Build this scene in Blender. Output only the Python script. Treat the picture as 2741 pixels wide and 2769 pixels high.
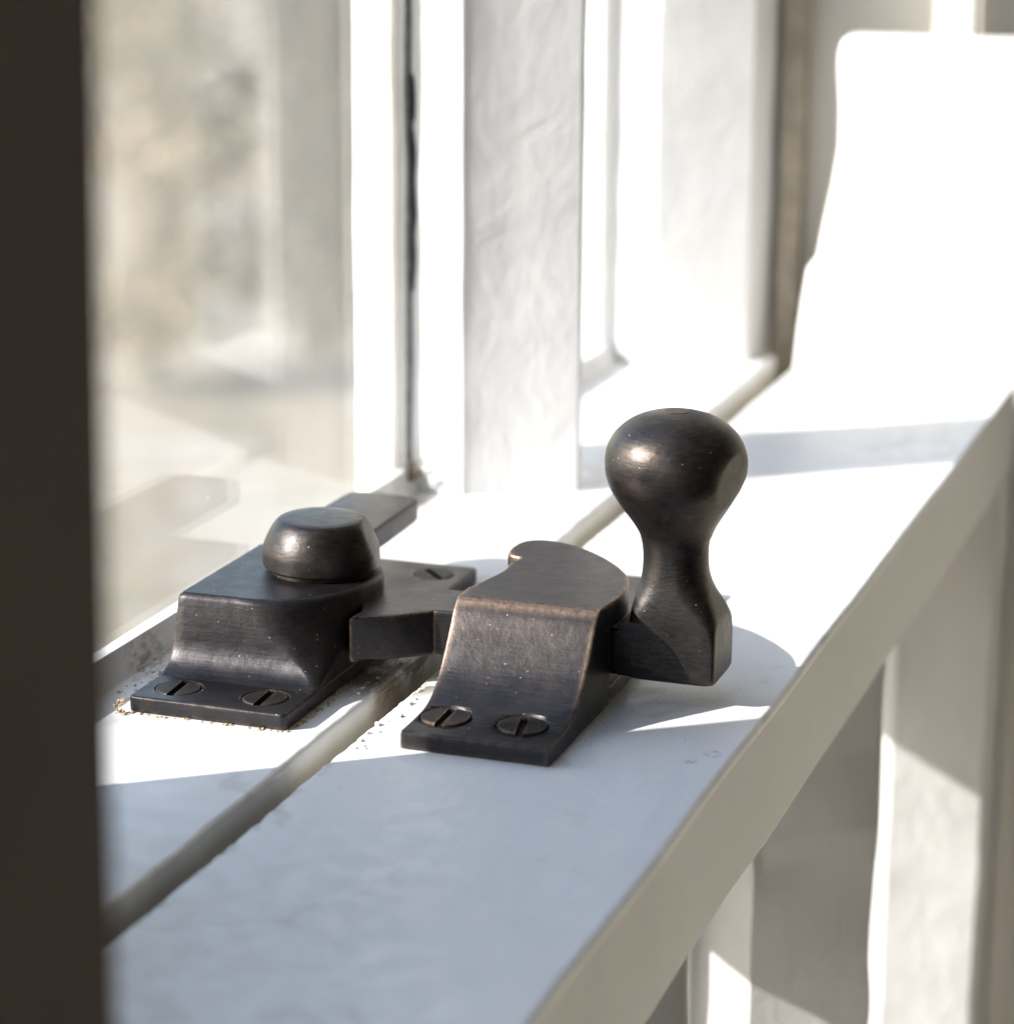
import bpy, bmesh, math, random
from mathutils import Vector, Matrix, noise
for o in list(bpy.data.objects): bpy.data.objects.remove(o)
S = 0.001                      # all shapes below are written in millimetres
SC = bpy.context.scene
COL = SC.collection
random.seed(7)

# ------------------------------------------------------------------ camera
def make_camera():
    f, cx, cy = 7000.0, 1370.5, 1384.5
    vx, vy, x0 = 3900 - cx, -470 - cy, -160.0
    du = Vector((vx, -vy, -f)).normalized()
    D = (f * f + vx * x0) / (-vy)
    dz = -Vector((x0, -D, -f)).normalized()
    dy = dz.cross(du)
    C = Vector((-259.9, -103.2, 102.7)) * S
    m = Matrix((du, dy, dz)).to_4x4()
    m.translation = C
    cam = bpy.data.cameras.new("camera")
    o = bpy.data.objects.new("camera", cam)
    COL.objects.link(o)
    o.matrix_world = m
    cam.sensor_fit = 'VERTICAL'
    cam.sensor_height = 15.2295
    cam.sensor_width = 15.2295
    cam.lens = 38.5
    cam.clip_start = 0.01
    cam.clip_end = 500
    cam.dof.use_dof = True
    cam.dof.focus_distance = 0.310
    cam.dof.aperture_fstop = 9.5
    cam.dof.aperture_blades = 7
    SC.camera = o
make_camera()

# ------------------------------------------------------------------ sky, sun, exposure
SUN_EL = math.radians(29.3)
SUN_AZ = (-0.6, 0.8)           # horizontal direction towards the sun
w = bpy.data.worlds.new("World"); SC.world = w; w.use_nodes = True
wn = w.node_tree.nodes; wl = w.node_tree.links
sky = wn.new('ShaderNodeTexSky'); sky.sky_type = 'NISHITA'; sky.sun_disc = False
sky.sun_elevation = SUN_EL
sky.sun_rotation = math.atan2(SUN_AZ[0], SUN_AZ[1])
sky.air_density = 1.1; sky.dust_density = 0.6; sky.ozone_density = 1.1
wl.new(sky.outputs[0], wn['Background'].inputs[0])
wn['Background'].inputs[1].default_value = 0.15
sl = bpy.data.lights.new("sun", 'SUN'); sl.energy = 3.6; sl.angle = math.radians(0.5); sl.color = (1.0, 0.965, 0.91)
so = bpy.data.objects.new("sun", sl); COL.objects.link(so)
tosun = Vector((SUN_AZ[0] * math.cos(SUN_EL), SUN_AZ[1] * math.cos(SUN_EL), math.sin(SUN_EL)))
so.rotation_euler = tosun.to_track_quat('Z', 'Y').to_euler()
so.location = (0, 0, 2)
SC.view_settings.view_transform = 'Standard'
SC.view_settings.look = 'None'
SC.view_settings.gamma = 1.0
SC.view_settings.exposure = 1.72
SC.render.engine = 'CYCLES'
SC.cycles.max_bounces = 7
SC.cycles.transparent_max_bounces = 16

# ------------------------------------------------------------------ node helpers
class NT:
    def __init__(s, name):
        s.m = bpy.data.materials.new(name); s.m.use_nodes = True
        s.t = s.m.node_tree; s.n = s.t.nodes; s.l = s.t.links
        s.b = s.n['Principled BSDF']
        tc = s.n.new('ShaderNodeTexCoord')
        mp = s.n.new('ShaderNodeVectorMath'); mp.operation = 'SCALE'; mp.inputs['Scale'].default_value = 1000.0
        s.l.new(tc.outputs['Object'], mp.inputs[0]); s.co = mp.outputs[0]
    def put(s, sock, v):
        if hasattr(v, 'is_linked') or isinstance(v, bpy.types.NodeSocket): s.l.new(v, sock)
        else: sock.default_value = v
    def stretch(s, sc):
        n = s.n.new('ShaderNodeVectorMath'); n.operation = 'MULTIPLY'; s.l.new(s.co, n.inputs[0]); n.inputs[1].default_value = sc
        return n.outputs[0]
    def noise(s, scale, detail=4, rough=0.55, vec=None, dist=0.0, col=False):
        n = s.n.new('ShaderNodeTexNoise'); s.l.new(vec or s.co, n.inputs['Vector'])
        n.inputs['Scale'].default_value = scale; n.inputs['Detail'].default_value = detail
        n.inputs['Roughness'].default_value = rough; n.inputs['Distortion'].default_value = dist
        return n.outputs['Color' if col else 0]
    def voro(s, scale, feat='F1', vec=None, rnd=1.0, out='Distance'):
        n = s.n.new('ShaderNodeTexVoronoi'); n.feature = feat; s.l.new(vec or s.co, n.inputs['Vector'])
        n.inputs['Scale'].default_value = scale; n.inputs['Randomness'].default_value = rnd
        return n.outputs[out]
    def ramp(s, v, a, b, c0=0.0, c1=1.0):
        n = s.n.new('ShaderNodeMapRange'); n.interpolation_type = 'SMOOTHSTEP'
        s.l.new(v, n.inputs[0]); n.inputs[1].default_value = a; n.inputs[2].default_value = b
        n.inputs[3].default_value = c0; n.inputs[4].default_value = c1
        return n.outputs[0]
    def math(s, op, a, b=0.0):
        n = s.n.new('ShaderNodeMath'); n.operation = op; s.put(n.inputs[0], a); s.put(n.inputs[1], b)
        return n.outputs[0]
    def mix(s, fac, a, b):
        n = s.n.new('ShaderNodeMix'); n.data_type = 'RGBA'
        s.put(n.inputs[0], fac); s.put(n.inputs[6], a); s.put(n.inputs[7], b)
        return n.outputs[2]
    def dist(s, p):            # distance in mm to a point of the object's own space
        n = s.n.new('ShaderNodeVectorMath'); n.operation = 'DISTANCE'; s.l.new(s.co, n.inputs[0]); n.inputs[1].default_value = p
        return n.outputs['Value']
    def sep(s, v=None):
        n = s.n.new('ShaderNodeSeparateXYZ'); s.l.new(v or s.co, n.inputs[0]); return n.outputs
    def bump(s, h, strength, distance, prev=None):
        n = s.n.new('ShaderNodeBump'); s.l.new(h, n.inputs['Height']); n.inputs['Strength'].default_value = strength
        n.inputs['Distance'].default_value = distance * S
        if prev: s.l.new(prev, n.inputs['Normal'])
        return n.outputs[0]
    def edge(s, r):            # 1 on sharp edges, 0 on flats
        bv = s.n.new('ShaderNodeBevel'); bv.samples = 6; bv.inputs[0].default_value = r * S
        g = s.n.new('ShaderNodeNewGeometry')
        d = s.n.new('ShaderNodeVectorMath'); d.operation = 'DOT_PRODUCT'
        s.l.new(bv.outputs[0], d.inputs[0]); s.l.new(g.outputs['Normal'], d.inputs[1])
        return s.math('SUBTRACT', 1.0, d.outputs['Value'])
def rgb(r, g, b): return (r, g, b, 1.0)

def mat_paint(name, base, rough=0.38, lump=0.5, grime=0.4, specks=True, rail=False):
    n = NT(name)
    big = n.noise(0.05, 3); fine = n.noise(0.9, 5, 0.6); brush = n.noise(0.35, 4, 0.6, n.stretch((0.12, 1.6, 1.6)) if rail else n.stretch((1.6, 1.6, 0.10)))
    c = n.mix(n.ramp(big, 0.35, 0.7, 0, 0.35), rgb(*base), rgb(base[0] * .94, base[1] * .93, base[2] * .90))
    c = n.mix(n.ramp(n.noise(0.22, 5, 0.65, dist=1.0), 0.60, 0.78, 0, grime * 0.45), c, rgb(.46, .42, .36))
    h = n.math('ADD', n.math('MULTIPLY', n.noise(0.12, 3, 0.5, dist=0.8), 1.0), n.math('MULTIPLY', brush, 0.35 if rail else 0.10))
    if not rail and not specks and lump < .35: h = n.math('ADD', h, n.math('MULTIPLY', n.math('MULTIPLY', n.noise(0.26, 3, 0.5, n.stretch((1, 1, .55)), dist=0.7), n.ramp(n.sep()[2], 10, 60, 1.0, 0.35)), 0.8))
    if specks:
        sp = n.ramp(n.voro(0.55), 0.05, 0.10, 1.0, 0.0)
        gate = n.ramp(n.noise(0.09, 2), 0.46, 0.62)
        c = n.mix(n.math('MULTIPLY', n.math('MULTIPLY', sp, gate), 0.55), c, rgb(.22, .17, .12))
    if rail:
        # brown crumbs of dirt round the foot of the keep, and bruised scuffs in the paint
        near = n.ramp(n.dist((26, -22, 0)), 5.0, 22.0, 1.0, 0.0)
        sp2 = n.ramp(n.voro(1.9), 0.12, 0.22, 1.0, 0.0)
        gate2 = n.ramp(n.noise(0.5, 3), 0.45, 0.60)
        c = n.mix(n.math('MULTIPLY', n.math('MULTIPLY', sp2, gate2), n.math('MULTIPLY', near, 0.8)), c, rgb(.12, .085, .05))
        # bare, dirty wood where the old fastener rubbed, along the slot
        d0 = n.ramp(n.dist((27, 9, 0)), 6.0, 13.0, 1.0, 0.0)
        wob = n.ramp(n.noise(0.35, 5, 0.7, n.stretch((0.5, 1.5, 1)), dist=0.6), 0.42, 0.50)
        c = n.mix(n.math('MULTIPLY', n.math('MULTIPLY', d0, wob), 0.9), c, n.mix(n.noise(1.2, 4), rgb(.05, .035, .02), rgb(.30, .20, .10)))
        # brown smear between the glazing bevel and the latch, and along the outer rail's inner arris
        for (sx, sy, r0, r1) in ((17, 38.2, 2.0, 8.5), (22, 12.5, 2.0, 9.0), (104, 39, 1, 7)):
            ds = n.ramp(n.dist((sx, sy, 0)), r0, r1, 1.0, 0.0)
            sm = n.ramp(n.noise(0.8, 5, 0.7, n.stretch((.6, 1.4, 1))), 0.40, 0.62)
            c = n.mix(n.math('MULTIPLY', n.math('MULTIPLY', ds, sm), 0.75), c, rgb(.20, .145, .085))
        ys = n.sep()[1]
        band = n.math('MULTIPLY', n.math('MULTIPLY', n.ramp(ys, 4.2, 5.6), n.ramp(ys, 7.5, 8.0, 1.0, 0.0)), n.ramp(n.noise(0.30, 4, 0.7), 0.50, 0.60))
        c = n.mix(n.math('MULTIPLY', band, 0.45), c, rgb(.34, .31, .24))
        for (sx, sy, sr) in ((10.5, -34.2, 1.3), (7.2, -32.6, .9)):
            dd = n.math('ADD', n.dist((sx, sy, 0)), n.math('MULTIPLY', n.noise(0.8, 4, .7), 3.6))
            ringm = n.math('MULTIPLY', n.ramp(dd, sr + .2, sr + .9), n.ramp(dd, sr + 1.1, sr + 1.9, 1.0, 0.0))
            c = n.mix(n.math('MULTIPLY', n.math('MULTIPLY', ringm, n.ramp(n.noise(.9, 3), .4, .55)), 0.6), c, rgb(.33, .31, .27))
        # hairline craze marks in the paint
        wv = n.n.new('ShaderNodeVectorMath'); wv.operation = 'ADD'; n.l.new(n.co, wv.inputs[0]); n.l.new(n.stretch((1, 1, 1)), wv.inputs[1])
        wn2 = n.n.new('ShaderNodeVectorMath'); wn2.operation = 'SCALE'; wn2.inputs['Scale'].default_value = 9.0; n.l.new(n.noise(0.12, 4, .6, col=True), wn2.inputs[0]); n.l.new(wn2.outputs[0], wv.inputs[1])
        ck = n.ramp(n.voro(0.022, 'DISTANCE_TO_EDGE', vec=wv.outputs[0]), 0.0, 0.028, 1.0, 0.0)
        ckg = n.ramp(n.noise(0.05, 3), 0.50, 0.60)
        ckm = n.math('MULTIPLY', ck, ckg)
        c = n.mix(n.math('MULTIPLY', n.math('MULTIPLY', ckm, n.ramp(n.sep()[2], -.8, -.3)), 0.24), c, rgb(.215, .185, .15))
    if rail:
        # painted shade: the sides of the slot turn darker and browner with depth
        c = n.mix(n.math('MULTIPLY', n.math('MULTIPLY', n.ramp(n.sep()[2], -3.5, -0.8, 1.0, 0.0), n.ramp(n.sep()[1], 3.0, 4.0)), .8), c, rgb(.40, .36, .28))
    if rail: h = n.math('MULTIPLY', h, n.ramp(n.sep()[2], -1.3, -0.5, 0.02, 1.0))
    b = n.bump(h, lump, 0.55)
    b = n.bump(fine, 0.12, 0.12, b)
    n.put(n.b.inputs['Base Color'], c); n.put(n.b.inputs['Normal'], b)
    rg = n.ramp(n.noise(0.3, 3), 0.3, 0.7, rough - 0.06, rough + 0.12)
    if rail: rg = n.math('MAXIMUM', rg, n.ramp(n.sep()[2], -1.3, -0.5, 0.62, 0.0))
    n.put(n.b.inputs['Roughness'], rg)
    n.b.inputs['Specular IOR Level'].default_value = 0.45
    return n.m

def mat_bronze(name, tint=(.027, .0265, .030), wear=0.9, rough=0.40, brush=(1.2, 0.07, 2.8), dust=1.0, er=0.6, crest=False, ball=False):
    n = NT(name)
    br = n.noise(2.6, 5, 0.65, n.stretch(brush))
    mott = n.noise(0.30, 5, 0.65)
    c = n.mix(n.ramp(mott, 0.35, 0.65), rgb(*tint), rgb(tint[0] * 1.5, tint[1] * 1.4, tint[2] * 1.3))
    c = n.mix(n.ramp(br, 0.35, 0.7, 0, 0.55), c, rgb(tint[0] * 2.4, tint[1] * 2.2, tint[2] * 2.0))
    e = n.ramp(n.edge(er), 0.004, 0.075)
    eg = n.ramp(n.noise(1.1, 5, 0.7), 0.35, 0.62)
    worn = n.math('MULTIPLY', n.math('MULTIPLY', e, eg), wear)
    if crest:
        xyz = n.sep(); zz = xyz[2]
        g2 = n.n.new('ShaderNodeNewGeometry'); nv = n.sep(g2.outputs['Normal']); nup = n.math('MULTIPLY', n.ramp(nv[2], .90, .99, 1.0, 0.0), n.ramp(n.math('ABSOLUTE', nv[1]), .45, .85, 1.0, 0.0))
        side = n.ramp(n.math('ABSOLUTE', n.math('ADD', xyz[1], 9.0)), 8.0, 8.95)
        fz2 = n.ramp(n.noise(1.6, 4, .7), .3, .6, .35, 1.0)
        worn = n.math('MULTIPLY', worn, n.ramp(zz, 2.0, 11.0, 0.22, 1.0))
        sidew = n.math('MULTIPLY', n.math('MULTIPLY', side, n.ramp(zz, 2.5, 8.0, .12, .5)), n.math('MULTIPLY', fz2, nup))
        topw = n.math('MULTIPLY', n.math('MULTIPLY', n.ramp(zz, 11.7, 12.75, 0.0, .72), fz2), nup)
        worn = n.math('MAXIMUM', worn, n.math('MAXIMUM', sidew, topw))
        pol = n.math('MULTIPLY', n.math('MULTIPLY', n.ramp(zz, 4.0, 12.0, 0.05, 0.6), nup), n.ramp(n.noise(0.25, 4), .3, .6, .6, 1.0))
        c = n.mix(pol, c, rgb(.090, .074, .066))
    else:
        worn = n.math('MULTIPLY', worn, n.ramp(n.noise(0.12, 2), .42, .6, .15, 1.0))
    if ball:    # rubbed by hands: brown bronze shows through in patches
        rub = n.math('MULTIPLY', n.ramp(n.noise(0.20, 6, .75, dist=.3), .45, .80), n.ramp(n.sep()[2], 14.0, 25.0, .25, 1.0))
        c = n.mix(n.math('MULTIPLY', rub, .6), c, rgb(.150, .098, .062))
    c = n.mix(worn, c, rgb(.42, .28, .19))
    # casting pits and pale dust grains
    pit = n.ramp(n.voro(0.9), 0.04, 0.09, 1.0, 0.0)
    pg = n.ramp(n.noise(0.35, 2), 0.55, 0.62)
    pits = n.math('MULTIPLY', pit, pg)
    du = n.ramp(n.voro(0.95, vec=n.stretch((1.13, 1.07, 1.21))), 0.05, 0.10, 1.0, 0.0)
    dg = n.ramp(n.voro(0.95, vec=n.stretch((1.13, 1.07, 1.21)), out='Color'), 0.56, 0.68)
    fz = n.math('MULTIPLY', n.ramp(n.noise(5.0, 3, 0.8), 0.66, 0.74), n.ramp(n.noise(0.2, 2), 0.5, 0.7))
    geo = n.n.new('ShaderNodeNewGeometry'); up = n.sep(geo.outputs['Normal'])[2]
    upm = n.ramp(up, -0.1, 0.7, 0.35, 1.0)
    dm = n.math('MULTIPLY', n.math('MAXIMUM', n.math('MULTIPLY', du, dg), n.math('MULTIPLY', fz, 0.35)), n.math('MULTIPLY', upm, 0.75 * dust))
    c = n.mix(dm, c, rgb(.62, .58, .52))
    met = n.math('SUBTRACT', 0.88, n.math('MULTIPLY', dm, 0.85))
    n.put(n.b.inputs['Base Color'], c); n.put(n.b.inputs['Metallic'], met)
    r = n.math('ADD', n.ramp(mott, 0.3, 0.7, rough - 0.03, rough + 0.05), n.math('MULTIPLY', dm, 0.4))
    n.put(n.b.inputs['Roughness'], r)
    b = n.bump(br, 0.35, 0.05)
    b = n.bump(n.noise(0.5, 4), 0.30, 0.22, b)
    b = n.bump(n.noise(2.6, 3, .6), 0.22, 0.07, b)
    b = n.bump(n.math('MULTIPLY', pits, -1.0), 0.7, 0.12, b)
    n.put(n.b.inputs['Normal'], b)
    return n.m

def mat_simple(name, c, rough=0.8, scale=0.3, var=0.35, bmp=0.3, dist=0.3, metal=0.0):
    n = NT(name)
    v = n.noise(scale, 5, 0.65)
    n.put(n.b.inputs['Base Color'], n.mix(n.ramp(v, 0.3, 0.7), rgb(*[x * (1 - var) for x in c]), rgb(*[min(1, x * (1 + var)) for x in c])))
    n.b.inputs['Roughness'].default_value = rough; n.b.inputs['Metallic'].default_value = metal
    n.put(n.b.inputs['Normal'], n.bump(v, bmp, dist))
    return n.m

def mat_glass(name, dusty=0.06):
    n = NT(name); n.n.remove(n.b)
    out = n.n['Material Output']
    tr = n.n.new('ShaderNodeBsdfTransparent'); tr.inputs[0].default_value = rgb(.98, .985, .982)
    gl = n.n.new('ShaderNodeBsdfGlossy'); gl.inputs['Roughness'].default_value = 0.012; gl.inputs[0].default_value = rgb(1, 1, 1)
    n.put(gl.inputs['Normal'], n.bump(n.noise(0.012, 2), 0.25, 0.6))
    lw = n.n.new('ShaderNodeLayerWeight'); lw.inputs[0].default_value = 0.5
    fr = n.math('ADD', n.math('MULTIPLY', n.math('POWER', lw.outputs['Facing'], 5.0), 0.96), 0.04)
    m1 = n.n.new('ShaderNodeMixShader'); n.put(m1.inputs[0], fr); n.l.new(tr.outputs[0], m1.inputs[1]); n.l.new(gl.outputs[0], m1.inputs[2])
    # film of dust, smears and a few splashes on the pane
    tl = n.n.new('ShaderNodeBsdfTranslucent'); tl.inputs[0].default_value = rgb(.80, .76, .68)
    di = n.n.new('ShaderNodeBsdfDiffuse'); di.inputs[0].default_value = rgb(.70, .69, .66)
    ms = n.n.new('ShaderNodeMixShader'); ms.inputs[0].default_value = 0.25
    n.l.new(tl.outputs[0], ms.inputs[1]); n.l.new(di.outputs[0], ms.inputs[2])
    smear = n.ramp(n.noise(0.03, 4, 0.6, n.stretch((1, 1, 0.3))), 0.3, 0.75, dusty * 0.7, dusty * 1.2)
    sp = n.math('MULTIPLY', n.ramp(n.voro(0.16), 0.04, 0.08, 1.0, 0.0), n.ramp(n.noise(0.1, 2), 0.5, 0.6))
    m2 = n.n.new('ShaderNodeMixShader'); n.put(m2.inputs[0], n.math('MAXIMUM', smear, n.math('MULTIPLY', sp, 0.16)))
    n.l.new(m1.outputs[0], m2.inputs[1]); n.l.new(ms.outputs[0], m2.inputs[2])
    n.l.new(m2.outputs[0], out.inputs['Surface'])
    return n.m

def mat_ground():
    n = NT('garden_ground')
    a = n.noise(0.0011, 5, 0.6, dist=0.6); b = n.noise(0.0040, 5, 0.7); d = n.voro(0.010)
    c = n.mix(n.ramp(b, 0.35, 0.62), rgb(.13, .098, .058), rgb(.19, .148, .098))
    c = n.mix(n.ramp(a, 0.50, 0.60), c, rgb(.215, .185, .15))
    c = n.mix(n.ramp(n.noise(0.0022, 4, 0.6), 0.55, 0.66, 0, 0.7), c, rgb(.09, .085, .045))
    c = n.mix(n.ramp(d, 0.10, 0.35, 0.6, 0.0), c, rgb(.24, .15, .09))
    n.put(n.b.inputs['Base Color'], c); n.b.inputs['Roughness'].default_value = 0.95
    n.put(n.b.inputs['Normal'], n.bump(b, 0.6, 40))
    return n.m

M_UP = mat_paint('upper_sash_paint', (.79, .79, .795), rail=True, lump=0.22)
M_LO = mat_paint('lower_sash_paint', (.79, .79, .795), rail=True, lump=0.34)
M_BAR = mat_paint('glazing_bar_paint', (.79, .785, .79), lump=0.34, specks=False)
M_LIN = mat_paint('lining_paint', (.80, .79, .76), lump=0.4, specks=False)
M_PUTTY = mat_paint('cream_putty', (.70, .64, .48), lump=0.5, specks=True)
M_WALL = mat_simple('warm_plaster', (.36, .32, .28), 0.9, 0.05, 0.08)
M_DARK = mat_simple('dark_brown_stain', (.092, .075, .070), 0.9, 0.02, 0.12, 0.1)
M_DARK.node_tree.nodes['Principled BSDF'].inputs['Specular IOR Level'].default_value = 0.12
M_GLASS = mat_glass('dusty_glass')
M_BR = mat_bronze('aged_bronze')
M_BRK = mat_bronze('aged_bronze_keep', brush=(1.2, 0.07, 2.6), wear=1.0, er=0.9, crest=True)
M_BRD = mat_bronze('aged_bronze_dull', wear=0.05, tint=(.022, .022, .025))
M_BRN = mat_bronze('aged_bronze_turned', tint=(.030, .028, .0285), ball=True, brush=(0.25, 0.25, 1.6), rough=0.41, wear=0.8)
M_SCR = mat_bronze('screw_bronze', tint=(.028, .026, .025), wear=0.45, rough=0.55, brush=(1, 1, 1), dust=0.6)
M_CRUMB = mat_simple('sawdust_crumbs', (.50, .36, .20), 0.95, 1.5, 0.5)
M_CHIP = mat_simple('paint_chips', (.74, .70, .60), 0.8, 1.2, 0.15)
M_CRACK = mat_simple('joint_shade_dark', (.02, .017, .014), 0.95, 1.0, 0.3)
M_BRICK = mat_simple('weathered_masonry', (.30, .26, .22), 0.9, 0.02, 0.3)
M_GROUND = mat_ground()

# ------------------------------------------------------------------ mesh helpers
CAST = {'hooked_top', 'foot_plate', 'rear_arm', 'lever', 'front_ramp', 'latch_body', 'meeting_rail'}
def link(name, bm, mat, parent=None, smooth=None, bevel=None, seg=2, wn=True):
    me = bpy.data.meshes.new(name)
    bmesh.ops.recalc_face_normals(bm, faces=bm.faces)
    bm.to_mesh(me); bm.free()
    for v in me.vertices: v.co *= S
    me.materials.append(mat)
    o = bpy.data.objects.new(name, me); COL.objects.link(o)
    if parent: o.parent = parent
    if smooth is not None:
        me.shade_smooth() if hasattr(me, 'shade_smooth') else None
        me.set_sharp_from_angle(angle=math.radians(smooth))
    if name in CAST:
        wm = True
    else: wm = False
    if bevel:
        b = o.modifiers.new('bevel', 'BEVEL'); b.width = bevel * S; b.segments = seg; b.limit_method = 'ANGLE'; b.angle_limit = math.radians(35)
        b.harden_normals = False
    if wm:
        q = o.modifiers.new('wn', 'WEIGHTED_NORMAL'); q.keep_sharp = True; q.weight = 80
    return o
def empty(name, loc=(0, 0, 0)):
    o = bpy.data.objects.new(name, None); COL.objects.link(o)
    o.empty_display_size = 0.01
    return o
def tag(o, label=None, cat=None, group=None, kind=None):
    if label: o['label'] = label
    if cat: o['category'] = cat
    if group: o['group'] = group
    if kind: o['kind'] = kind
    return o
def add_box(bm, x0, x1, y0, y1, z0, z1):
    vs = [bm.verts.new((x, y, z)) for x in (x0, x1) for y in (y0, y1) for z in (z0, z1)]
    for f in ((0, 1, 3, 2), (4, 6, 7, 5), (0, 4, 5, 1), (2, 3, 7, 6), (0, 2, 6, 4), (1, 5, 7, 3)):
        bm.faces.new([vs[i] for i in f])
def box(*a):
    bm = bmesh.new(); add_box(bm, *a); return bm
def rings(loops, cap0=True, cap1=True):
    """loops: list of rings of equal length (closed)."""
    bm = bmesh.new(); R = [[bm.verts.new(p) for p in L] for L in loops]
    n = len(R[0])
    for a, b in zip(R, R[1:]):
        for i in range(n):
            bm.faces.new((a[i], a[(i + 1) % n], b[(i + 1) % n], b[i]))
    if cap0: bm.faces.new(R[0][::-1])
    if cap1: bm.faces.new(R[-1])
    return bm
def prism_z(poly, z0, z1, steps=1, jit=0.0, seed=0.0, freq=0.08):
    L = []
    for k in range(steps + 1):
        z = z0 + (z1 - z0) * k / steps
        ring = []
        for (x, y) in poly:
            dx = noise.noise(Vector((x * .3 + seed, y * .3, z * freq))) * jit
            dy = noise.noise(Vector((x * .3 + seed + 40, y * .3, z * freq))) * jit
            ring.append((x + dx, y + dy, z))
        L.append(ring)
    return rings(L)
def smooth_poly(pts, n=3):
    for _ in range(n):
        q = []
        for i in range(len(pts)):
            a = Vector(pts[i]); b = Vector(pts[(i + 1) % len(pts)])
            q += [tuple(a * .75 + b * .25), tuple(a * .25 + b * .75)]
        pts = q
    return pts
def lathe(cx, cy, prof, seg=64):
    L = [[(cx + r * math.cos(2 * math.pi * i / seg), cy + r * math.sin(2 * math.pi * i / seg), z) for i in range(seg)] for z, r in prof]
    return rings(L)
def interp(tab, t):
    if t <= tab[0][0]: return tab[0][1]
    for (a, va), (b, vb) in zip(tab, tab[1:]):
        if t <= b:
            u = (t - a) / (b - a); return va + (vb - va) * u
    return tab[-1][1]
def rail_sweep(sec_fn, x0, x1, step):
    n = int((x1 - x0) / step)
    return rings([[(x0 + (x1 - x0) * k / n, y, z) for (y, z) in sec_fn(x0 + (x1 - x0) * k / n)] for k in range(n + 1)])
def nz(x, s, f): return noise.noise(Vector((x * f, s * 17.3, s * 5.1)))
def cut(obj, cutters):
    for c in cutters:
        m = obj.modifiers.new('cut', 'BOOLEAN'); m.object = c; m.operation = 'DIFFERENCE'; m.solver = 'EXACT'
    dg = bpy.context.evaluated_depsgraph_get()
    me = bpy.data.meshes.new_from_object(obj.evaluated_get(dg))
    obj.modifiers.clear(); obj.data = me
    for c in cutters: bpy.data.objects.remove(c)
    me.shade_smooth(); me.set_sharp_from_angle(angle=math.radians(32))
    q = obj.modifiers.new('wn', 'WEIGHTED_NORMAL'); q.keep_sharp = True; q.weight = 80
    return obj
def cutter(bm):
    return link('cutter', bm, M_BR)

# ================================================================== SETTING
# garden beyond the window, far below the sill
bm = bmesh.new(); add_box(bm, -40000, 60000, 700, 60000, -2750, -2700)
g = link('ground', bm, M_GROUND); tag(g, kind='structure')

# two winter shrubs and a pale trunk a good way off, far below the sill
def ray_at(px, py, d):          # point of the garden d mm away in the direction where the photograph shows it
    m = SC.camera.matrix_world
    v = m.to_3x3() @ Vector(((px - 1370.5) / 7000.0, -(py - 1384.5) / 7000.0, -1.0))
    return m.translation / S + v * d
M_LEAF = NT('dry_leaves')
M_LEAF.put(M_LEAF.b.inputs['Base Color'], M_LEAF.mix(M_LEAF.ramp(M_LEAF.noise(.0045, 4, .6), .40, .60), rgb(.09, .08, .042), M_LEAF.mix(M_LEAF.ramp(M_LEAF.noise(.009, 3, .6), .45, .6), rgb(.19, .15, .10), rgb(.33, .22, .12))))
M_LEAF.b.inputs['Roughness'].default_value = .7
M_LEAF = M_LEAF.m
M_BARK = mat_simple('pale_bark', (.13, .10, .07), .85, .01, .15)
def shrub(px, d, rx, h, n, label, seed):
    rnd = random.Random(seed)
    p = ray_at(px, 500, d); base = Vector((p.x, p.y, -2700))
    t = tag(empty('shrub'), label, 'shrub')
    t.location = base * S
    bm = bmesh.new()
    cl = [Vector((rnd.gauss(0, rx * .5), rnd.gauss(0, rx * .5), rnd.uniform(.12, 1) * h)) for _ in range(46)]
    for k in range(n):
        c = rnd.choice(cl) + Vector((rnd.gauss(0, 95), rnd.gauss(0, 95), rnd.gauss(0, 95)))
        a = Vector((rnd.gauss(0, 1), rnd.gauss(0, 1), rnd.gauss(0, 1))).normalized(); b_ = a.cross(Vector((rnd.gauss(0, 1), rnd.gauss(0, 1), rnd.gauss(0, 1)))).normalized()
        L, W_ = rnd.uniform(28, 60), rnd.uniform(14, 30)
        bm.faces.new([bm.verts.new(c + q) for q in (a * L, b_ * W_, -a * L, -b_ * W_)])
    link('foliage', bm, M_LEAF, t)
    bm = bmesh.new()
    for c in cl:
        r0, q = 16.0, Vector((0, 0, 0)); mid = Vector((c.x * .35, c.y * .35, c.z * .5))
        R_ = []
        for pt, rr in ((Vector((rnd.gauss(0, 20), rnd.gauss(0, 20), 0)), 14), (mid, 9), (c, 3)):
            R_.append([bm.verts.new(pt + Vector((rr * math.cos(i * 1.257), rr * math.sin(i * 1.257), 0))) for i in range(5)])
        for A, B in zip(R_, R_[1:]):
            for i in range(5): bm.faces.new((A[i], A[(i + 1) % 5], B[(i + 1) % 5], B[i]))
    link('stems', bm, mat_simple('twig_bark', (.20, .16, .12), .9, .02, .2), t)
shrub(400, 13000, 420, 2700, 7000, 'tan leaved winter shrub seen blurred through the left half of the pane', 3)
shrub(850, 13400, 330, 2800, 6500, 'olive and tan winter shrub seen blurred beside the putty edge of the pane', 5)
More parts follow.
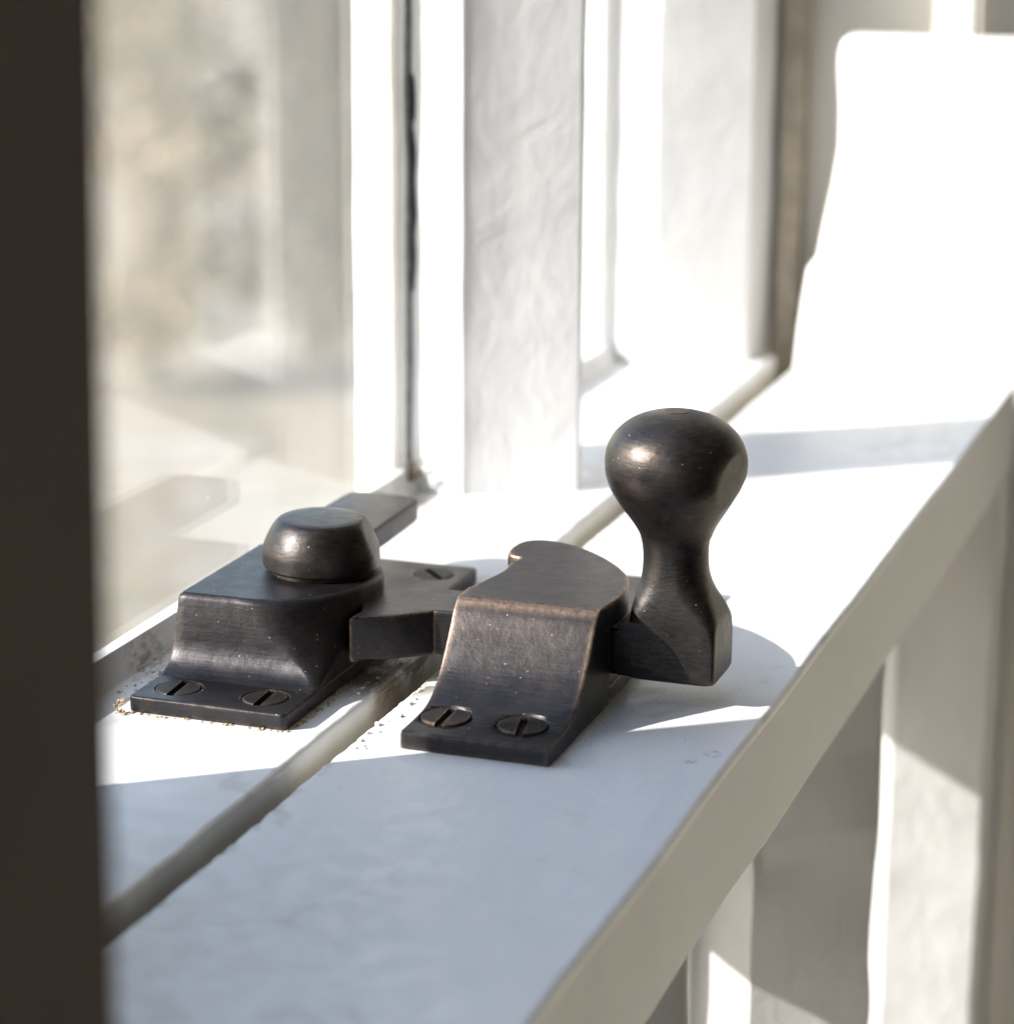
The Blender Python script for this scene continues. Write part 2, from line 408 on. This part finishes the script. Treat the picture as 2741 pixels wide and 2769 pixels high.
# the room behind the camera: warm white walls, ceiling, boarded floor and one added dark wall
M_ROOM = mat_simple('room_plaster', (.37, .355, .305), 0.9, 0.004, 0.06)
M_FLOOR = mat_simple('room_floor_boards', (.46, .42, .35), 0.6, 0.01, 0.15)
for nm, b_, m_ in (('room_wall', box(-1600, 1500, -2300, -2250, -1100, 1250), M_ROOM), ('room_wall', box(1450, 1500, -2250, 60, -1100, 1250), M_ROOM),
                   ('room_wall', box(-470, -430, -2250, -38, -1100, 1250), M_DARK), ('room_ceiling', box(-1600, 1500, -2300, 60, 1250.5, 1300), M_ROOM),  # dark wall out of view, added to cut the fill on faces turned to it
                   ('room_floor', box(-1600, 1500, -2300, 60, -1150, -1100.5), M_FLOOR)):
    tag(link(nm, b_, m_), kind='structure')

# ------------------------------------------------------------------ upper sash
upper = tag(empty('upper_sash'), 'outer white painted window sash whose pane and rail carry the latch base', 'window sash')
def arc(cx, cz, r, a0, a1, n=4):
    return [(cx + r * math.cos(math.radians(a0 + (a1 - a0) * i / n)), cz + r * math.sin(math.radians(a0 + (a1 - a0) * i / n))) for i in range(n + 1)]
def up_sec(x):
    e = 10.0 + max(0, x - 60) * 0.016 + nz(x, 1, .11) * .22 + nz(x, 2, .6) * .12
    zz = nz(x, 3, .05) * .10
    r = 0.7 + .3 * nz(x, 4, .3)
    s = [(e, -20.5), (e, -6.0)]
    s += [(e + r + r * math.cos(math.radians(a)), zz - r + r * math.sin(math.radians(a))) for a in (180, 155, 130, 105, 90)]
    s += [(15, zz), (20, 0), (26, zz * .5), (33, 0), (39.2 + .3 * nz(x, 5, .2), 0.05), (40.1, .30), (40.5, .8), (41.5, 3.4), (41.8, 3.8), (42.3, 3.85),
          (43.6, 3.8), (44.0, 3.2), (44.6, -6), (45.6, -20.5)]
    return s
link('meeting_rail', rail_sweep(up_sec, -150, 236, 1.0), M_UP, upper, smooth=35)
def bar_poly(c, side=0, y0=16.6, far=None):
    # moulded glazing bar: nose to the room, fillet, wider putty lip outside
    g_ = y0 + 26.4
    L = [(c - 1.5, y0 + .3), (c - 1.1, y0), (c - .2, y0), (c + .2, y0 + .3)]
    r = [(c + 4.2, y0 + 7.5), (c + 8.6, y0 + 15.2), (c + 10.2, y0 + 16.4), (c + 10.5, y0 + 23.6), (c + 10.5, g_), (c + 13.0, g_ + .5), (c + 12.4, y0 + 32.2), (c + 6, y0 + 36)]
    l = [(2 * c - x, y) for x, y in r][::-1]
    l[-1] = (c - 5.45, y0 + 7.8); l[-2] = (c - 9.4, y0 + 15.4)
    return L + r + l
def stile_poly(xn, w, y0, sgn, k=1.0):
    # sgn +1: moulding faces towards -X (far stile); -1: faces +X (near stile)
    g_ = y0 + 26.4
    p = [(0, y0 + .3), (.4, y0), (w, y0), (w, y0 + 36), (-6, y0 + 36), (-11.4, y0 + 32.2), (-11.6, g_ + .5), (-9.1, g_), (-9.1, y0 + 23.6), (-8.9, y0 + 16.6), (-8.3, y0 + 15.4), (-4.1, y0 + 7.8)]
    if k == 2: p = [(x - 2.6, y) if -1 < x < .5 and y < y0 + 1 else (-5.5, y) if -5 < x < -3 else (x, y) for x, y in p]
    return [(xn + sgn * x, y) for x, y in p]
ub = link('glazing_bar', prism_z(bar_poly(120.5), -2.0, 260, 130, 0.2, 3.0), M_BAR, upper, smooth=16)
link('stile', prism_z(stile_poly(227.5, 17.5, 16.6, 1), -2.0, 260, 110, 0.2, 9.0), M_BAR, upper, smooth=16)
link('stile', prism_z(stile_poly(-50.5, 26.0, 16.6, -1), -2.0, 260, 40, 0.3, 12.0), M_BAR, upper, smooth=16)
# cream putty seen through the panes, on the weather side of the bar
link('putty', prism_z([(107.1, 43.5), (109.8, 43.5), (109.8, 49.2), (107.7, 49.2)], 2.6, 258, 60, 0.35, 5.0), M_PUTTY, upper, smooth=40)
link('pane', box(-40.6, 109.7, 41.9, 42.9, 3.5, 255), M_GLASS, upper)
link('pane', box(131.3, 218.2, 41.9, 42.9, 3.5, 255), M_GLASS, upper)
# dark strip standing in for the shade of an open joint between pane and bar
def crack_bm():
    L = []
    for k in range(41):
        z = 32.0 + k * 0.84; hw = 0.5 + .25 * nz(z, 8, .35)
        if k in (0, 40): hw = .05
        if 29 < k < 32: hw = .16
        y = 41.1 + .12 * nz(z, 9, .2)
        L.append([(109.72, y - hw, z), (109.72, y + hw, z), (110.6, y + hw, z), (110.6, y - hw, z)])
    return rings(L)
link('open_joint', crack_bm(), M_CRACK, upper, smooth=60)
link('glazing_seal', prism_z([(109.2, 41.9), (109.85, 41.9), (109.85, 41.1)], 3.8, 258, 60, .25, 6.0), mat_simple('glazing_seal', (.20, .225, .225), .5, .5, .3), upper, smooth=60)
# dirt packed in the foot corner of the bar
bm = bmesh.new()
for k in range(26):
    p = Vector((109.3 - abs(random.gauss(0, .8)), 40.8 + random.gauss(0, 1.0), 2.0 + abs(random.gauss(0, 2.2))))
    bmesh.ops.create_icosphere(bm, subdivisions=1, radius=random.uniform(.15, .5), matrix=Matrix.Translation(p))
o = link('corner_dirt', bm, mat_simple('corner_dirt', (.10, .065, .035), .95, 1.0, .4), upper); o['kind'] = 'stuff'

# ------------------------------------------------------------------ lower sash
lower = tag(empty('lower_sash'), 'inner white painted window sash whose thick rail carries the keep', 'window sash')
def lo_sec(x):
    e = 6.0 + max(0, x - 60) * 0.005 + nz(x, 11, .10) * .22 + nz(x, 12, .55) * .13
    if -40 < x < 24: e += nz(x, 13, .9) * .28 - .1
    f = -36.8 + nz(x, 14, .03) * .3 + nz(x, 15, .3) * .06
    zz = nz(x, 16, .05) * .08
    r = .55 + .3 * nz(x, 17, .4); q = .9
    s = [(f + .5, -17.4 - .25 * nz(x, 18, .05) - .08 * nz(x, 18, .5)), (f, -16.2), (f - .05, -9), (f, -2)]
    s += [(f + q + q * math.cos(math.radians(a)), zz - q + q * math.sin(math.radians(a))) for a in (180, 155, 130, 110, 90)]
    s += [(-30, zz), (-22, zz + .06 * nz(x, 19, .15)), (-14, zz - .06 * nz(x, 20, .15)), (-6, zz), (1, zz)]
    s += [(e - r + r * math.cos(math.radians(a)), zz - r + r * math.sin(math.radians(a))) for a in (90, 60, 30, 0)]
    s += [(e, -8), (e, -20), (-9.5, -20.5), (-10.5, -20.3), (-14, -20.2), (-20, -18.6)]
    return s
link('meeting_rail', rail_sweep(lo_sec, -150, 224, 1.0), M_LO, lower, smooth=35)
LY = -36.7
link('glazing_bar', prism_z(bar_poly(101.8, y0=LY), -260, -17.0, 120, 0.7, 21.0), M_BAR, lower, smooth=16)
link('glazing_bar', prism_z(bar_poly(-6.2, y0=LY), -260, -17.0, 60, 0.5, 23.0), M_BAR, lower, smooth=16)  # bar out of view, spaced like the others, added to block outside light
link('putty', prism_z([(88.4, LY + 26.9), (91.2, LY + 26.9), (91.2, LY + 32.3), (89.0, LY + 32.3)], -258, -20.6, 50, 0.35, 25.0), M_PUTTY, lower, smooth=40)
link('stile', prism_z(stile_poly(212.3, 10.0, LY, 1, 2), -260, -17.2, 110, 0.35, 29.0), M_BAR, lower, smooth=16)
link('stile', prism_z(stile_poly(-60.0, 26.0, LY, -1), -260, -18.2, 40, 0.3, 32.0), M_BAR, lower, smooth=16)
link('pane', box(-50.5, -17.2, LY + 25.3, LY + 26.3, -256, -20.8), M_GLASS, lower)
link('pane', box(4.8, 90.9, LY + 25.3, LY + 26.3, -256, -20.8), M_GLASS, lower)
link('pane', box(112.7, 200.6, LY + 25.3, LY + 26.3, -256, -20.8), M_GLASS, lower)

# ------------------------------------------------------------------ frame round the sashes
frame = tag(empty('window_frame'), 'white window frame and lining boards at the far end of the sashes', 'window frame')
lining_edge = [(-260, 9.0), (-2, 7.6), (8, 6.8), (14, 6.1), (19, 5.4), (21.5, 3.6), (28, 2.6), (36, 1.1), (43, .2), (50, .3), (57, .9), (60, 1.0), (62.6, .4), (64, -.9)]
poly = [(y, z) for z, y in lining_edge] + [(-34.0, 64.2), (-36.0, 63), (-37.2, 58), (-37.4, 10), (-37.2, -2), (-37.2, -260)]
link('lining_board', rings([[(x, y, z) for y, z in poly] for x in (229.0, 236.0)]), M_LIN, frame, smooth=30, bevel=0.8, seg=2)
link('jamb', box(250, 262, -60, 80, -260, 260), mat_paint('jamb_paint', (.66, .63, .58), lump=0.4, specks=False), frame)
link('parting_bead', prism_z([(243, 14.6), (250, 14.6), (250, 11.0), (244, 10.6)], -40, 260, 30, .3, 44.), mat_simple('bead_paint', (.34, .30, .24), .6, .2, .2), frame)
link('batten', box(240.5, 246, -22.5, -16.5, 55, 260), M_LIN, frame, bevel=.6)
# outer frame and masonry on the near side (throws the shade over the near end of the rails)
link('outer_lining', box(-110, -75, 56, 96, -260, 260), M_LIN, frame)
link('near_jamb', box(-110, -79, 12, 55.8, -260, 260), M_LIN, frame)

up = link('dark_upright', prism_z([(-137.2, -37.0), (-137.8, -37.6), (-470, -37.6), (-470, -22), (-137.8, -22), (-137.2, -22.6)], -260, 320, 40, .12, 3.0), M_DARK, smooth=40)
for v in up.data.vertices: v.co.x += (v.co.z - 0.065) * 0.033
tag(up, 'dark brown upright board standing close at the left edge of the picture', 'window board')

# ================================================================== LATCH (left casting, lever and knob)
latch = tag(empty('lever_latch'), 'aged dark bronze sash latch with round pivot cap and standing ball handle', 'window latch')
ZT = 11.4
def body_ring(z, n_arc=12):
    # front edge runs back as it rises (scooped), front right corner grows round
    fx = interp([(0, 8.4), (2.04, 8.4), (2.12, 8.9), (2.3, 9.5), (2.7, 10.2), (3.2, 10.8), (4.0, 11.4), (5.0, 11.8), (8.0, 12.3), (10.8, 12.9), (11.1, 13.1), (11.4, 13.5)], z)
    ly = interp([(0, 34.7), (2, 34.7), (4, 34.5), (11.0, 34.1), (11.4, 33.7)], z)
    ry = interp([(0, 14.46), (2, 14.46), (6, 14.2), (11.1, 13.9), (11.4, 14.3)], z)
    R = interp([(0, .4), (2, .5), (3.5, 2.2), (6, 6.5), (8, 9.2), (11.4, 11.5)], z)
    Rx = R * 1.25
    p = [(36.4, ly)] + [(36.4 - (36.4 - fx) * k / 10, ly) for k in range(1, 10)] + [(fx + .35, ly), (fx + .05, ly - .35)]
    p += [(fx + (0.02 * k), ly - (ly - ry - R) * k / 8) for k in range(1, 8)]
    for k in range(n_arc + 1):
        a = math.radians(180 + 90 * k / n_arc)
        p.append((fx + Rx + Rx * math.cos(a), ry + R + R * math.sin(a)))
    xs = fx + Rx
    p += [(xs + (28.9 - xs) * k / 3 if xs < 28.9 else xs + .05 * k, ry) for k in range(1, 4)]
    cy = ry + 7.4
    p += [(max(28.95, xs + .2) + 7.3 * math.sin(math.radians(a)), cy - 7.4 * math.cos(math.radians(a))) for a in (12, 24, 36, 48, 60, 72, 84)]
    p += [(36.4, cy + 3.0)]
    return [(x, y, z) for x, y in p]
zs = [0.4, 1.2, 1.9, 2.1, 2.3, 2.7, 3.2, 4.0, 5.0, 6.0, 7.0, 8.0, 9.0, 10.0, 10.7, 11.0, 11.22, 11.4]
body = link('latch_body', rings([body_ring(z) for z in zs]), M_BR, latch, smooth=40)
# foot plate with four countersunk screw holes
def plate_poly(x0, x1, y0, y1, r=.5): return [(x0 + r, y0), (x1 - r, y0), (x1, y0 + r), (x1, y1 - r), (x1 - r, y1), (x0 + r, y1), (x0, y1 - r), (x0, y0 + r)]
fp = link('foot_plate', prism_z(plate_poly(.5, 66.4, 14.4, 34.8), 0.03, 2.05), M_BR, latch, bevel=0.32, seg=3)
LS = [(5.1, 30.4, 4), (5.4, 19.2, 3), (61.0, 19.0, 42), (61.5, 30.2, 10)]
cut(fp, [cutter(lathe(x, y, [(1.0, 2.85), (3.0, 2.92)], 40)) for x, y, a in LS])
# flat arm that runs back along the glass
arm_pts = [(30, 33.8), (50, 33.8), (64.8, 33.9), (66.4, 33.2), (67.2, 31.5), (67.0, 24.6), (66.3, 23.3), (64.5, 22.8), (46, 22.4), (30, 22.4)]
def tab(poly, z0, z1, b=.35):
    c = Vector((sum(p[0] for p in poly) / len(poly), sum(p[1] for p in poly) / len(poly)))
    def off(d): 
        out = []
        n = len(poly)
        for i in range(n):
            a, q, e = Vector(poly[i - 1]), Vector(poly[i]), Vector(poly[(i + 1) % n])
            t = (e - a); 
            if t.length < 1e-6: out.append(tuple(q)); continue
            nrm = Vector((t.y, -t.x)).normalized()
            out.append(tuple(q + nrm * d))
        return out
    # orientation: make offset point inwards for negative d
    area = sum(poly[i][0] * poly[(i + 1) % len(poly)][1] - poly[(i + 1) % len(poly)][0] * poly[i][1] for i in range(len(poly)))
    sg = 1 if area > 0 else -1
    L = []
    for z, d in ((z0, -b), (z0 + b * .35, -b * .35), (z0 + b, 0), (z1 - b, 0), (z1 - b * .35, -b * .3), (z1, -b)):
        L.append([(x, y, z) for x, y in off(d * sg)])
    return rings(L)
link('rear_arm', tab(smooth_poly(arm_pts, 2), 8.1, 11.32, .45), M_BR, latch, smooth=40)
# pivot cap
cap = [(11.3, 6.5), (12.0, 6.5), (12.01, 7.25), (12.3, 7.48), (13.8, 7.55), (14.5, 7.45), (15.7, 6.95), (16.9, 6.35), (17.65, 5.8), (17.95, 5.45), (18.08, 5.15), (18.13, 3.9)]
cb = lathe(28.7, 21.7, cap, 72)
for v in cb.verts:             # hand-filed facet on the right flank
    d = Vector((.25, -.97)); r = (v.co.x - 28.7) * d.x + (v.co.y - 21.7) * d.y
    lim = 7.1 - max(0, v.co.z - 13.5) * .42
    if v.co.z > 12.3 and r > lim: v.co.x -= d.x * (r - lim) * .8; v.co.y -= d.y * (r - lim) * .8
link('pivot_cap', cb, M_BRN, latch, smooth=32)
# lever with cam nose
lev = [(17.8, 13.5), (18.5, 12.4), (20.3, 9.0), (22.6, 6.4), (24.1, 4.9), (24.2, 2.4), (24.3, -10), (24.33, -23.0), (33.45, -23.0), (33.5, 0), (33.4, 13.9), (33.2, 16.5), (26, 16.5), (23.2, 14.2), (21, 13.3)]
link('handle_root', tab([(24.31, -18.7), (24.31, -23), (33.4, -23), (33.4, -18.7)], 3.32, 10.0, .12), M_BRD, latch, smooth=35)
link('lever', tab(lev, 3.3, 9.0, .35), M_BR, latch, smooth=35)
# standing handle: square root, waisted neck, flattened ball
def ring_se(cx, cy, z, ax, ay, p, n=72):
    out = []
    for i in range(n):
        t = 2 * math.pi * i / n; c, s_ = math.cos(t), math.sin(t)
        out.append((cx + ax * abs(c) ** (2 / p) * (1 if c >= 0 else -1), cy + ay * abs(s_) ** (2 / p) * (1 if s_ >= 0 else -1), z))
    return out
hp = [  # z, half x, half y, squareness, centre y
    (2.95, 4.2, 5.0, 9, -25.05), (3.1, 4.5, 5.3, 10, -25.05), (3.5, 4.62, 5.42, 22, -25.05), (5, 4.65, 5.45, 24, -25.05), (7.5, 4.65, 5.45, 22, -25.05), (9.5, 4.62, 5.45, 13, -25.0),
    (10.5, 4.6, 5.42, 6.5, -24.95), (11.3, 4.55, 5.25, 5, -24.85), (12.2, 4.45, 4.95, 4, -24.7), (13.2, 4.3, 4.6, 3.1, -24.55), (14.4, 4.15, 4.25, 2.5, -24.45), (15.8, 4.02, 4.0, 2.2, -24.35),
    (17.2, 3.95, 3.93, 2.05, -24.3), (18.6, 3.97, 3.97, 2, -24.25), (19.8, 4.15, 4.15, 2, -24.2), (21.0, 4.62, 4.62, 2, -24.15), (22.3, 5.4, 5.4, 2, -24.1), (23.6, 6.3, 6.3, 2, -24.05), (25.0, 7.2, 7.2, 2, -24.0),
    (26.3, 7.95, 7.95, 2, -24), (27.6, 8.38, 8.38, 2, -24), (28.9, 8.5, 8.5, 2, -24)]
for t in range(1, 27):
    u = math.sin(t / 26 * math.pi / 2); rr = 8.5 * max(0.02, 1 - u ** 2.2) ** (1 / 2.2)
    hp.append((28.9 + 6.5 * u, rr, rr, 2, -24))
def cm1(a, b, c, d, t): return 0.5 * (2 * b + (c - a) * t + (2 * a - 5 * b + 4 * c - d) * t * t + (3 * b - a - 3 * c + d) * t ** 3)
hq = []
for i in range(len(hp) - 1):
    A, B, C_, D_ = hp[max(0, i - 1)], hp[i], hp[i + 1], hp[min(len(hp) - 1, i + 2)]
    for k in range(3): hq.append(tuple(cm1(A[j], B[j], C_[j], D_[j], k / 3) if (j != 0 and 3 < i < 24) else B[j] + (C_[j] - B[j]) * k / 3 for j in range(5)))
hq.append(hp[-1])
hb = rings([ring_se(28.95, cy, z, ax, ay, p) for z, ax, ay, p, cy in hq])
for v in hb.verts:
    if v.co.z > 20:
        c = Vector((28.95, -24, 28.2)); d = Vector((-.22, -.95, -.18)).normalized(); r = (v.co - c).dot(d)
        if r > 7.45: v.co -= d * (r - 7.45) * .85
        v.co += Vector((0, 1, 0)) * noise.noise(v.co * .18) * .18
link('handle', hb, M_BRN, latch, smooth=55)

def screw(parent, x, y, ang, r, z, dz=0.0):
    # slotted head: two cheeks either side of the slot, on a lower disc
    bm = bmesh.new()
    hw, n = 0.45, 22
    for sgn in (1, -1):
        pts = []
        a0 = math.asin(hw / r)
        for k in range(n + 1):
            a = a0 + (math.pi - 2 * a0) * k / n
            pts.append((r * math.cos(a), sgn * r * math.sin(a)))
        prev = None
        L = []
        for zz, s_ in ((z - 1.0, 1.0), (z - .12, 1.0), (z, .955)):
            L.append([(px * s_, py * s_ if abs(py) > hw * 1.02 else py, zz) for px, py in pts])
        R_ = [[bm.verts.new(p) for p in q] for q in L]
        m = len(pts)
        for A, B in zip(R_, R_[1:]):
            for i in range(m): bm.faces.new((A[i], A[(i + 1) % m], B[(i + 1) % m], B[i]))
        bm.faces.new(R_[-1]); bm.faces.new(R_[0])
    seg = 32
    A = [bm.verts.new((r * .97 * math.cos(2 * math.pi * i / seg), r * .97 * math.sin(2 * math.pi * i / seg), z - .72)) for i in range(seg)]
    bm.faces.new(A)
    bmesh.ops.rotate(bm, verts=bm.verts, cent=(0, 0, z), matrix=Matrix.Rotation(math.radians(ang), 3, 'Z') @ Matrix.Rotation(math.radians(random.uniform(-2.5, 2.5)), 3, 'X'))
    bmesh.ops.translate(bm, verts=bm.verts, vec=(x, y, 0))
    return link('screw', bm, M_SCR, parent, smooth=30)
for (x, y, a) in LS: screw(latch, x, y, a, 2.72, 2.12)

# ================================================================== KEEP (right casting)
keep = tag(empty('latch_keep'), 'aged dark bronze keep with scooped front ramp, screwed to the inner rail', 'latch keep')
pf = [(0.0, 0.05), (0.0, 2.15), (4.0, 2.2), (7.6, 2.9), (10.4, 4.1), (12.8, 5.7), (14.7, 7.6), (16.2, 9.5), (17.4, 11.4), (18.3, 12.55), (19.1, 12.95), (24.0, 12.95), (24.0, 0.05)]
def catmull(pts, n):
    out = []
    for i in range(len(pts) - 1):
        p0 = Vector(pts[max(0, i - 1)]); p1 = Vector(pts[i]); p2 = Vector(pts[i + 1]); p3 = Vector(pts[min(len(pts) - 1, i + 2)])
        for k in range(n):
            t = k / n
            out.append(tuple(0.5 * ((2 * p1) + (p2 - p0) * t + (2 * p0 - 5 * p1 + 4 * p2 - p3) * t * t + (3 * p1 - p0 - 3 * p2 + p3) * t ** 3)))
    out.append(pts[-1]); return out
ramp_c = catmull([(0.35, 2.15), (4.5, 2.2), (8.2, 2.55), (10.6, 3.6), (12.8, 5.4), (14.7, 7.7), (16.2, 9.7), (17.4, 11.5), (18.6, 12.7)], 4)
prof = [(0.0, 0.05), (0.0, 1.85)] + ramp_c + [(19.2, 12.9), (23.0, 12.93), (23.0, 0.05)]
ysl = [0.0, -.12, -.4, -3, -6, -9, -12, -15, -17.6, -17.88, -18.0]
insl = [.35, .1, 0, 0, 0, 0, 0, 0, 0, .1, .35]
loops = []
for y, d in zip(ysl, insl):
    L = []
    for (x, z) in prof:
        xx = x + (d if x < 22 else 0); zz = z - (d if z > .1 else 0)
        L.append((xx, y, zz))
    loops.append(L)
link('front_ramp', rings(loops), M_BRK, keep, smooth=40)
fp2 = bpy.data.objects[-1] if False else [o for o in keep.children if o.name.startswith('front_ramp')][0]
KS = [(5.6, -3.6, 2), (5.8, -12.9, 11)]
cut(fp2, [cutter(lathe(x, y, [(1.0, 3.05), (4.5, 3.12)], 44)) for x, y, a in KS])
for (x, y, a) in KS: screw(keep, x, y, a, 2.93, 2.5)
top = [(18.9, -.15), (24, -.35), (28.5, -1.2), (31.5, -1.55), (34.5, -1.35), (36.6, -1.75), (37.6, -1.5), (37.9, -.5), (38.8, .45), (41.6, .9), (44.6, .5), (46.2, -1.4), (46.0, -4.6), (44.0, -8.4), (41.0, -11.8), (37.6, -14.7), (34.0, -16.9), (30.0, -18.1), (26.0, -18.5), (22.0, -18.2), (18.9, -17.85)]
tp = [(t[0], t[1]) for t in catmull(top, 3)]
link('hooked_top', tab(tp[::-1], 9.5, 12.94, .38), M_BRK, keep, smooth=40)
link('foot_plate', prism_z(plate_poly(22.9, 70.2, -17.9, -.1), 0.06, 2.1), M_BRK, keep, bevel=.3)
link('rear_post', prism_z(smooth_poly([(36.5, -3.2), (44, -3.2), (43, -8.5), (36.5, -12)], 2), 2.0, 9.6), M_BRK, keep, smooth=50)
for (x, y, a) in [(64.0, -4.5, 20), (64.3, -13.4, 75)]: screw(keep, x, y, a, 2.85, 2.35)

# ================================================================== crumbs
def crumbs(name, mat, label, pts, smin, smax, cat):
    bm = bmesh.new()
    for (x, y, z) in pts:
        r = random.uniform(smin, smax)
        m = Matrix.Translation((x, y, z + r * .3)) @ Matrix.Rotation(random.uniform(0, 6.28), 4, 'Z') @ Matrix.Rotation(random.uniform(-.6, .6), 4, 'X') @ Matrix.Diagonal((random.uniform(.7, 2.0), random.uniform(.5, 1.1), random.uniform(.4, .9), 1))
        q = bmesh.ops.create_icosphere(bm, subdivisions=1, radius=r, matrix=m)
        for v in q['verts']: v.co += noise.noise_vector(v.co * 3.1) * r * .5
    o = link(name, bm, mat); tag(o, label, cat, kind='stuff'); return o
P = []
for k in range(42):           # fringe of sawdust along the front of the latch foot plate
    y = random.uniform(14.2, 35); P.append((.35 - abs(random.gauss(0, .22)), y, 0.02))
for k in range(50):
    P.append((random.uniform(.5, 16), 14.2 - abs(random.gauss(0, .35)), .02))
for k in range(40): P.append((-.2 + random.gauss(0, .5), 35.3 + random.gauss(0, .4), random.uniform(0, 1.6)))
for k in range(110): P.append((random.uniform(4, 22), 35.4 + abs(random.gauss(0, 1.4)), .05))
crumbs('sawdust', M_CRUMB, 'tan sawdust crumbs along the edges of the latch foot plate', P, .05, .26, 'sawdust')
P = []
for k in range(90): P.append((random.gauss(33, 9), random.gauss(-24, 5), .03))
for k in range(130): P.append((random.uniform(8, 40), -18.2 - abs(random.gauss(0, 1.5)), .03))
P = [p for p in P if p[1] > -35.5 and p[1] < -18.1]
crumbs('brown_grit', mat_simple('brown_grit', (.14, .095, .055), .95, 2.0, .4), 'fine brown grit scattered on the inner rail below the ball handle', P, .02, .06, 'grit')
P = []
for k in range(26): P.append((random.uniform(-2, 24), 5.4 - abs(random.gauss(0, 1.3)), .03))
for k in range(22): P.append((random.uniform(14, 30), 11.0 + abs(random.gauss(0, 1.2)), .03))
crumbs('paint_flakes', M_CHIP, 'cream paint flakes lifting along the slot between the two rails', P, .08, .32, 'paint flakes')
